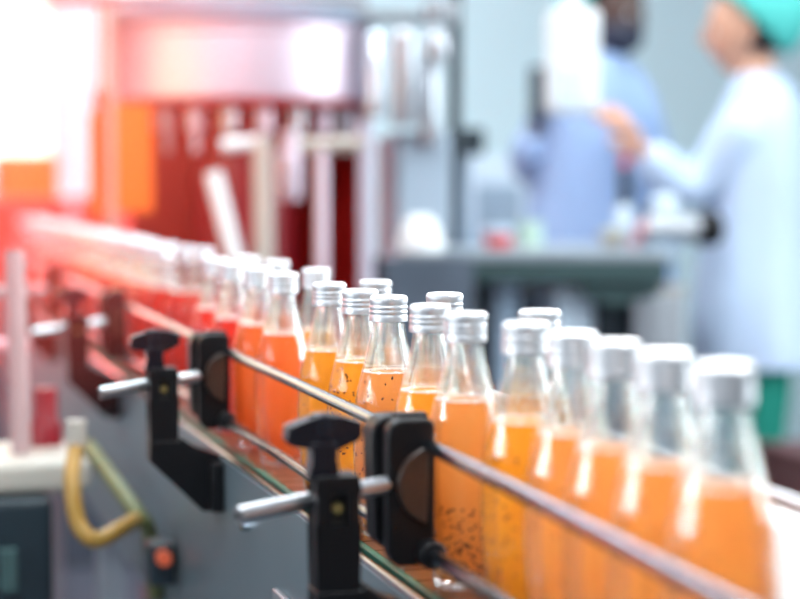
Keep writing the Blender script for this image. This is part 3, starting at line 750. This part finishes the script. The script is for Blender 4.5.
# hanging white control box
hc = P(572, 62, 4.15)
hb = thing('pendant_control_box', 'white control box hanging on a tube in front of the blue gowned worker', 'control box', hc)
wpx = 4.15 / FPX
bm = new(); box(bm, (0, 0, 0), (50 * wpx, .07, 104 * wpx)); bx_ = obj('box_body', bm, M['white'], hb, smooth=False, bevel=.012)
bm = new(); box(bm, (.028, -.037, .0), (.040, .008, .19)); obj('front_panel', bm, M['white'], bx_, smooth=False, bevel=.003)
bm = new(); box(bm, (-.022, -.037, -.055), (.045, .006, .08)); obj('display', bm, M['paleblue'], bx_, smooth=False, bevel=.002)
bm = new(); tube(bm, [(0, 0, 52 * wpx), (0, 0, CEIL - hc.z)], .020, 16); obj('hanging_tube', bm, M['white'], hb)

# ------------------------------------------------------------------ people
def hand(name, wrist, dirv, palm_n, m, parent, size=.18, curl=.9, flip=1):
    """wrist point, pointing direction, palm normal; palm with five separate fingers as one skin"""
    d = dirv.normalized(); n = (palm_n - d * palm_n.dot(d)).normalized(); s = d.cross(n).normalized() * flip
    J = [(wrist, (.022, .018)), (wrist + d * .045, (.030, .014)), (wrist + d * .080, (.032, .013))]; E = [(0, 1), (1, 2)]
    L_ = (.068, .078, .072, .056)
    for f in range(4):
        base = wrist + d * .082 + s * (.027 - .018 * f); k0 = len(J)
        J.append((base, .0088)); E.append((2, k0)); p = base; a = .15
        for seg_, fr in enumerate((.42, .32, .26)):
            a += curl * (.35, .55, .4)[seg_]
            p = p + (d * math.cos(a) + n * math.sin(a)) * L_[f] * fr
            J.append((p, (.0082, .0074, .0062)[seg_])); E.append((len(J) - 2, len(J) - 1))
    k0 = len(J)
    t1 = wrist + d * .030 + s * .032; t2 = t1 + (d * .6 + s * .6 + n * .4).normalized() * .034; t3 = t2 + (d * .8 + s * .1 + n * .5).normalized() * .028
    J += [(t1, .0115), (t2, .0095), (t3, .0078)]; E += [(1, k0), (k0, k0 + 1), (k0 + 1, k0 + 2)]
    return skin(name, J, E, m, parent, sub=1)
def head(root, c, face, up, m, hair_m, cap_m):
    """head mesh with face features; c centre of skull, face = looking direction"""
    f = face.normalized(); u = (up - f * up.dot(f)).normalized(); s = f.cross(u)
    B3 = Matrix((s, f, u)).transposed().to_4x4()
    mt = Matrix.Translation(c) @ B3
    bm = new(); bmesh.ops.create_uvsphere(bm, u_segments=48, v_segments=36, radius=1)
    for v in bm.verts:
        x, y, z = v.co
        X = x * .074; Y = y * .094; Z = z * .114
        if z < 0: X *= 1 - .34 * (-z) ** 1.4; Y = Y * (1 - .22 * (-z)) + .012 * (-z)
        if y > 0:
            Y += .024 * math.exp(-((x / .14) ** 2)) * math.exp(-(((z + .12) / .14) ** 2))           # nose
            Y += .006 * math.exp(-((x / .12) ** 2)) * math.exp(-(((z - .12) / .12) ** 2))
            Y += .007 * math.exp(-((x / .28) ** 2)) * math.exp(-(((z + .45) / .10) ** 2))          # lips
            Y += .010 * math.exp(-((x / .3) ** 2)) * math.exp(-(((z + .80) / .14) ** 2))           # chin
            for e in (-.38, .38): Y -= .008 * math.exp(-(((x - e) / .16) ** 2)) * math.exp(-(((z - .04) / .10) ** 2))
            Y += .004 * math.exp(-(((z - .22) / .08) ** 2))
        v.co = (X, Y, Z)
    bmesh.ops.transform(bm, matrix=mt, verts=bm.verts[:])
    hd = obj('head', bm, m, root, ang=180)
    for sx in (-1, 1):
        bm = new(); bmesh.ops.create_uvsphere(bm, u_segments=16, v_segments=12, radius=.0125, matrix=mt @ Matrix.Translation((sx * .029, .073, .006))); e = obj('eye', bm, M['eye'], hd)
        bm = new(); bmesh.ops.create_uvsphere(bm, u_segments=12, v_segments=8, radius=.0062, matrix=mt @ Matrix.Translation((sx * .029, .0815, .006))); obj('iris', bm, M['iris'], hd)
        bm = new(); bmesh.ops.create_uvsphere(bm, u_segments=16, v_segments=12, radius=1, matrix=mt @ Matrix.Translation((sx * .074, -.006, -.005)) @ Matrix.Diagonal((.010, .020, .033, 1))); obj('ear', bm, m, hd)
        bm = new(); bmesh.ops.create_uvsphere(bm, u_segments=12, v_segments=8, radius=1, matrix=mt @ Matrix.Translation((sx * .030, .087, .026)) @ Matrix.Diagonal((.017, .005, .0035, 1))); obj('eyebrow', bm, M['hair'], hd)
    bm = new(); bmesh.ops.create_uvsphere(bm, u_segments=16, v_segments=8, radius=1, matrix=mt @ Matrix.Translation((0, .083, -.052)) @ Matrix.Diagonal((.024, .012, .007, 1))); obj('lips', bm, M['lips'], hd)
    # hair at nape and temples
    bm = new(); bmesh.ops.create_uvsphere(bm, u_segments=32, v_segments=20, radius=1)
    bmesh.ops.delete(bm, geom=[v for v in bm.verts if v.co.y > .15 or v.co.z < -.62], context='VERTS')
    bmesh.ops.transform(bm, matrix=mt @ Matrix.Translation((0, -.006, .002)) @ Matrix.Diagonal((.080, .100, .112, 1)), verts=bm.verts[:])
    obj('hair', bm, hair_m, hd, ang=180)
    # puffy net cap
    bm = new(); bmesh.ops.create_uvsphere(bm, u_segments=48, v_segments=30, radius=1)
    for v in bm.verts:
        x, y, z = v.co; a = math.atan2(y, x); k = 1 + .018 * math.sin(a * 22) * (1 - abs(z))
        v.co = (x * .106 * k, y * .130 * k - .034, z * .124 * k + .030)
    bmesh.ops.delete(bm, geom=[v for v in bm.verts if v.co.z < .026 + 1.15 * v.co.y], context='VERTS')
    bmesh.ops.transform(bm, matrix=mt, verts=bm.verts[:])
    cp = obj('hair_net', bm, cap_m, hd, ang=180)
    so = cp.modifiers.new('thick', 'SOLIDIFY'); so.thickness = .003
    return hd
def torso_loft(name, rows, m, parent):
    """rows: (centre, half width vector, half depth vector); closed loft with soft folds"""
    bm = new(); rings = []; N = 48
    for k, (c, a, b) in enumerate(rows):
        rg = []
        for i in range(N):
            t = 2 * PI * i / N; f = 1 + .025 * math.sin(7 * t + k * .25) * min(1, k / 3)
            ct, st_ = math.cos(t), math.sin(t)
            ct = math.copysign(abs(ct) ** .85, ct); st_ = math.copysign(abs(st_) ** .85, st_)
            rg.append(bm.verts.new(c + a * ct * f + b * st_ * f))
        rings.append(rg)
    for A, Bq in zip(rings, rings[1:]):
        for i in range(N): bm.faces.new((A[i], A[(i + 1) % N], Bq[(i + 1) % N], Bq[i]))
    bm.faces.new(rings[0][::-1])
    o = obj(name, bm, m, parent, ang=180)
    sm = o.modifiers.new('sub', 'SUBSURF'); sm.levels = 1; sm.render_levels = 1
    return o
def person(label, c2, faced, Zd, hpx, skin_m, gown_m, arms, height, hands, legs_m, wide=1.0):
    """c2: foot point on the floor; faced: facing direction (horizontal unit vector)"""
    root = thing('person', label, 'person', (0, 0, 0))
    f = faced.normalized(); s = f.cross(Vector((0, 0, 1))).normalized()   # s = the person's right-hand side
    H = height
    def q(fw, sd, z): return Vector((c2.x, c2.y, 0)) + f * fw + s * sd + Vector((0, 0, z))
    neck = q(0.0, 0, .845 * H); hc_ = q(.035, 0, .922 * H)
    pel = q(0, 0, .53 * H)
    J = [(pel, (.13, .10)), (q(0, 0, .63 * H), (.12, .09)), (q(0, 0, .74 * H), (.12, .09)), (q(-.005, 0, .80 * H), (.07, .055)), (q(.005, 0, .855 * H), (.052, .052)), (q(.02, 0, .90 * H), (.05, .05))]
    E = [(0, 1), (1, 2), (2, 3), (3, 4), (4, 5)]
    for sd in (-1, 1):
        k = len(J)
        J += [(q(0, sd * .09, .50 * H), (.085, .085)), (q(.01, sd * .10, .28 * H), (.058, .058)), (q(-.01, sd * .10, .06 * H), (.036, .036))]
        E += [(0, k), (k, k + 1), (k + 1, k + 2)]
    for (sd, el, wr) in arms:
        k = len(J); sh = q(-.005, sd * .135, .783 * H)
        J += [(sh, .034), (el, .032), (wr, .024)]; E += [(3, k), (k, k + 1), (k + 1, k + 2)]
    body = skin('body', J, E, skin_m, root)
    head(root, hc_, f + hands.get('look', Vector((0, 0, 0))), Vector((0, 0, 1)), skin_m, M['hair'], M['teal'])
    # gown
    rows = []
    for z, a, b, fw in ((.862, .055, .055, .0), (.845, .085, .070, -.005), (.828, .135, .085, -.008), (.80, .185, .105, -.008), (.75, .195, .125, .0), (.68, .195, .130, .0), (.60, .195, .135, .005), (.52, .215, .150, .005), (.46, .222, .158, .005), (.435, .225, .160, .0), (.418, .225, .16, .0)):
        rows.append((q(fw, 0, z * H), s * a * wide, f * b * wide))
    torso_loft('gown', rows, gown_m, body)
    for (sd, el, wr) in arms:
        sh = q(-.005, sd * .150, .80 * H); d = (wr - el).normalized()
        mid1 = sh.lerp(el, .5)
        J = [(sh, .088), (mid1, .080), (el, .070), (el.lerp(wr, .5), .060), (wr - d * .01, .048)]
        skin('sleeve', J, [(0, 1), (1, 2), (2, 3), (3, 4)], gown_m, body)
    for sd in (-1, 1):
        J = [(q(0, sd * .09, .46 * H), .11), (q(.01, sd * .10, .28 * H), .085), (q(-.01, sd * .10, .05 * H), .065)]
        skin('trouser_leg', J, [(0, 1), (1, 2)], legs_m, body)
        J = [(q(-.05, sd * .10, .045), (.045, .04)), (q(.05, sd * .10, .042), (.045, .038)), (q(.15, sd * .105, .034), (.040, .030))]
        skin('shoe', J, [(0, 1), (1, 2)], M['shoe'], body)
    return root, body, q
# worker on the right, side view facing left
left_dir = (-RGT + FWD * .18); left_dir.z = 0
down = Vector((0, 0, -.12))
wc = P(752, 620, 4.87)
el_ = P(694, 196, 4.72); wr_ = P(638, 146, 4.66)
el2 = P(706, 190, 5.02); wr2 = P(650, 160, 5.0)
root, body, q = person('person in a pale gown and teal hair net, in profile, raising a hand', wc, left_dir, 4.87, 0, M['skin'], M['gown'],
                       [(-1, el_, wr_), (1, el2, wr2)], 1.67, {'look': down}, M['trouser'])
hand('hand', wr_, P(608, 100, 4.6) - wr_, -left_dir * .2 + RGT * -.6 + Vector((0, 0, -.4)) + FWD * .5, M['skin'], body, flip=1)
hand('hand', wr2, P(622, 118, 4.98) - wr2, RGT * -.5 + Vector((0, 0, -.5)) - FWD * .4, M['skin'], body, flip=-1)
# worker behind the control box, facing the other one
wc = P(596, 580, 5.35)
fd = (RGT * .75 - FWD * .55); fd.z = 0
el_ = P(527, 178, 5.2); wr_ = P(534, 128, 5.1)
el2 = P(655, 175, 5.35); wr2 = P(640, 205, 5.2)
root, body, q = person('person in a blue gown standing behind the white hanging control box', wc, fd, 5.35, 0, M['skin2'], M['gown2'],
                       [(1, el_, wr_), (-1, el2, wr2)], 1.765, {'look': Vector((0, 0, -.25))}, M['trouser'], wide=1.22)
hd_ = [c for c in body.parent.children if c.name.startswith('head')][0]
fv = (fd.normalized() + Vector((0, 0, -.25))).normalized(); hc2 = q(.035, 0, .922 * 1.765)
bm = new(); bmesh.ops.create_uvsphere(bm, u_segments=32, v_segments=20, radius=1)
bmesh.ops.delete(bm, geom=[v for v in bm.verts if v.co.y < -.2], context='VERTS')
sv = fv.cross(Vector((0, 0, 1))).normalized(); uv = sv.cross(fv)
bmesh.ops.transform(bm, matrix=Matrix.Translation(hc2 - uv * .055 + fv * .018) @ Matrix((sv, fv, uv)).transposed().to_4x4() @ Matrix.Diagonal((.074, .094, .062, 1)), verts=bm.verts[:])
obj('face_mask', bm, M['glove'], hd_, ang=180)
hand('gloved_hand', wr_, Vector((.05, 0, 1)), RGT + FWD * -.2, M['glove'], body, flip=1, curl=.5)
hand('gloved_hand', wr2, P(625, 232, 5.15) - wr2, Vector((0, 0, -1)) - FWD * .2, M['glove'], body, flip=1)
ph = thing('handset', 'dark upright handset held up by the worker in the blue gown', 'handset', P(537, 95, 5.02))
bm = new(); box(bm, (0, 0, 0), (.040, .018, .15)); obj('handset_body', bm, M['glove'], ph, smooth=False, bevel=.004)
bm = new(); box(bm, (-.004, -.0105, .01), (.030, .003, .10)); obj('screen', bm, M['darkteal'], ph, smooth=False)
# brown red crate on the floor far right, pale pillar edge
cr = thing('transport_crate', 'dark brown red crate at the right edge behind the nearest bottle', 'crate', Vector((P(826, 450, 4.3).x, P(826, 450, 4.3).y, 0)))
bm = new(); box(bm, (0, 0, .265), (.20, .3, .53)); obj('crate_body', bm, M['maroon2'], cr, smooth=False, bevel=.01)
bm = new(); box(bm, (0, 0, .54), (.21, .31, .02)); obj('crate_rim', bm, M['maroon2'], cr, smooth=False, bevel=.004)
# white machine cover beyond the line at the lower right
wcv = thing('white_side_cover', 'white plastic cover beyond the rear rail at the lower right corner', 'cover', (.60, 1.02, 0))
bm = new(); prism(bm, [(-.07, .90), (-.05, .945), (.05, .95), (.07, .93), (.07, .0), (-.07, .0)], 'y', -.20, .10); obj('cover_shell', bm, M['white'], wcv, smooth=False, bevel=.01)

# ------------------------------------------------------------------ left foreground machinery
lm = thing('capping_unit', 'dark capping unit with a cream tray on top at the lower left corner', 'machine', (.06, 2.45, 0))
o1 = lm.location.copy()
zt = P(50, 472, 2.35).z
bm = new(); prism(bm, [(-.22, 0), (.16, 0), (.16, zt - .03), (-.22, zt - .03)], 'y', -.10, .14); obj('cabinet_body', bm, M['darkteal'], lm, smooth=False, bevel=.01)
bm = new(); box(bm, (.0, .02, zt - .008), (.42, .20, .042)); obj('tray', bm, M['cream'], lm, smooth=False, bevel=.012)
def ltube(name, a, b, r, m, **k):
    bm = new(); tube(bm, [a - o1, b - o1], r, 14); obj(name, bm, M[m], lm)
ltube('upright', P(22, 465, 2.42), P(14, 250, 2.42), .013, 'pinkgrey')
ltube('cross_bar', P(-40, 292, 2.6), P(28, 292, 2.6), .009, 'pinkgrey')
ltube('cross_bar', P(-40, 345, 2.6), P(30, 345, 2.6), .010, 'pink')
bm = new(); lathe(bm, [(0, 0), (.022, 0), (.022, .03), (.016, .04), (.016, .08), (0, .08)], 20, loc=P(46, 448, 2.50) - o1); obj('spindle', bm, M['maroon'], lm)
bm = new(); box(bm, P(8, 570, 2.3) - o1, (.02, .02, .05)); obj('green_tag', bm, M['bench_edge'], lm, smooth=False)
hz = thing('air_hose', 'yellow hose looping below the cream tray at the lower left', 'hose', (0, 0, 0))
pts = [P(*a) for a in ((76, 446, 2.2), (72, 480, 2.16), (78, 522, 2.15), (95, 540, 2.15), (118, 530, 2.18), (135, 520, 2.25))]
bm = new(); tube(bm, smoothpath(pts), .0095, 14); obj('hose_body', bm, M['hose'], hz)
bm = new(); tube(bm, [pts[0], pts[0] + Vector((0, 0, .03))], .012, 14); obj('hose_fitting', bm, M['cream'], hz)
hz = thing('air_hose', 'olive green hose hanging right of the yellow loop', 'hose', (0, 0, 0))
pts = [P(*a) for a in ((88, 446, 2.50), (116, 484, 2.34), (138, 515, 2.28), (150, 535, 2.3), (156, 600, 2.35))]
bm = new(); tube(bm, smoothpath(pts), .010, 14); obj('hose_body', bm, M['hose2'], hz)
eb = thing('emergency_button', 'small orange red button below the hoses at lower left', 'button', P(163, 557, 2.2))
bm = new(); tube(bm, [(0, -.012, 0), (0, 0, 0)], .009, 20); obj('button_head', bm, M['redorange'], eb)
bm = new(); box(bm, (0, .022, -.01), (.03, .044, .05)); obj('button_box', bm, M['darkteal'], eb, smooth=False, bevel=.004)
bm = new(); zc = eb.location.z - .065; box(bm, (0, .05, -.065 - zc / 2), (.035, .035, zc)); obj('button_post', bm, M['darkteal'], eb, smooth=False)
# machine housing, red flare put into its colour, beyond the far end of the line
rh = thing('palletiser_housing', 'flare-red machine housing behind the far left end of the line', 'machine', Vector((P(40, 300, 5.8).x, P(40, 300, 5.8).y, 0)))
bm = new(); box(bm, (0, 0, .86), (.70, .4, .50)); obj('housing', bm, M['red_and_flare'], rh, smooth=False, bevel=.01)
bm = new(); box(bm, (0, 0, .305), (.66, .38, .61)); obj('base', bm, M['darkteal2'], rh, smooth=False, bevel=.01)
bm = new(); box(bm, (-.04, -.0, 1.15), (.18, .2, .18)); obj('orange_flare_block', bm, M['flare_patch'], rh, smooth=False, bevel=.02)  # block added for the orange flare patch
for k in range(2):
    bm = new(); box(bm, (-.22 + .3 * k, -.21, .86), (.03, .02, .48)); obj('corner_trim', bm, M['pink'], rh, smooth=False)

# ------------------------------------------------------------------ steam haze, added to give the red glow at the left end
hm = bpy.data.materials.new('flare'); hm.use_nodes = True; nt = hm.node_tree
for n in list(nt.nodes): nt.nodes.remove(n)
out = nt.nodes.new('ShaderNodeOutputMaterial'); vs = nt.nodes.new('ShaderNodeVolumeScatter')
vs.inputs['Color'].default_value = (1, .10, .07, 1); vs.inputs['Anisotropy'].default_value = .2
tc = nt.nodes.new('ShaderNodeTexCoord'); gr = nt.nodes.new('ShaderNodeTexGradient'); gr.gradient_type = 'SPHERICAL'
ml = nt.nodes.new('ShaderNodeMath'); ml.operation = 'MULTIPLY'; ml.inputs[1].default_value = .85
nt.links.new(tc.outputs['Object'], gr.inputs['Vector']); nt.links.new(gr.outputs['Fac'], ml.inputs[0]); nt.links.new(ml.outputs[0], vs.inputs['Density'])
nt.links.new(vs.outputs[0], out.inputs['Volume'])
bm = new(); bmesh.ops.create_icosphere(bm, subdivisions=4, radius=1.0)
hz = obj('flare_haze', bm, hm, ang=180)
hz.location = (-.22, 3.2, 1.36); hz.scale = (.90, 2.3, .68)
tag(hz, 'thin warm steam haze added over the left end of the line', 'flare', kind='stuff')
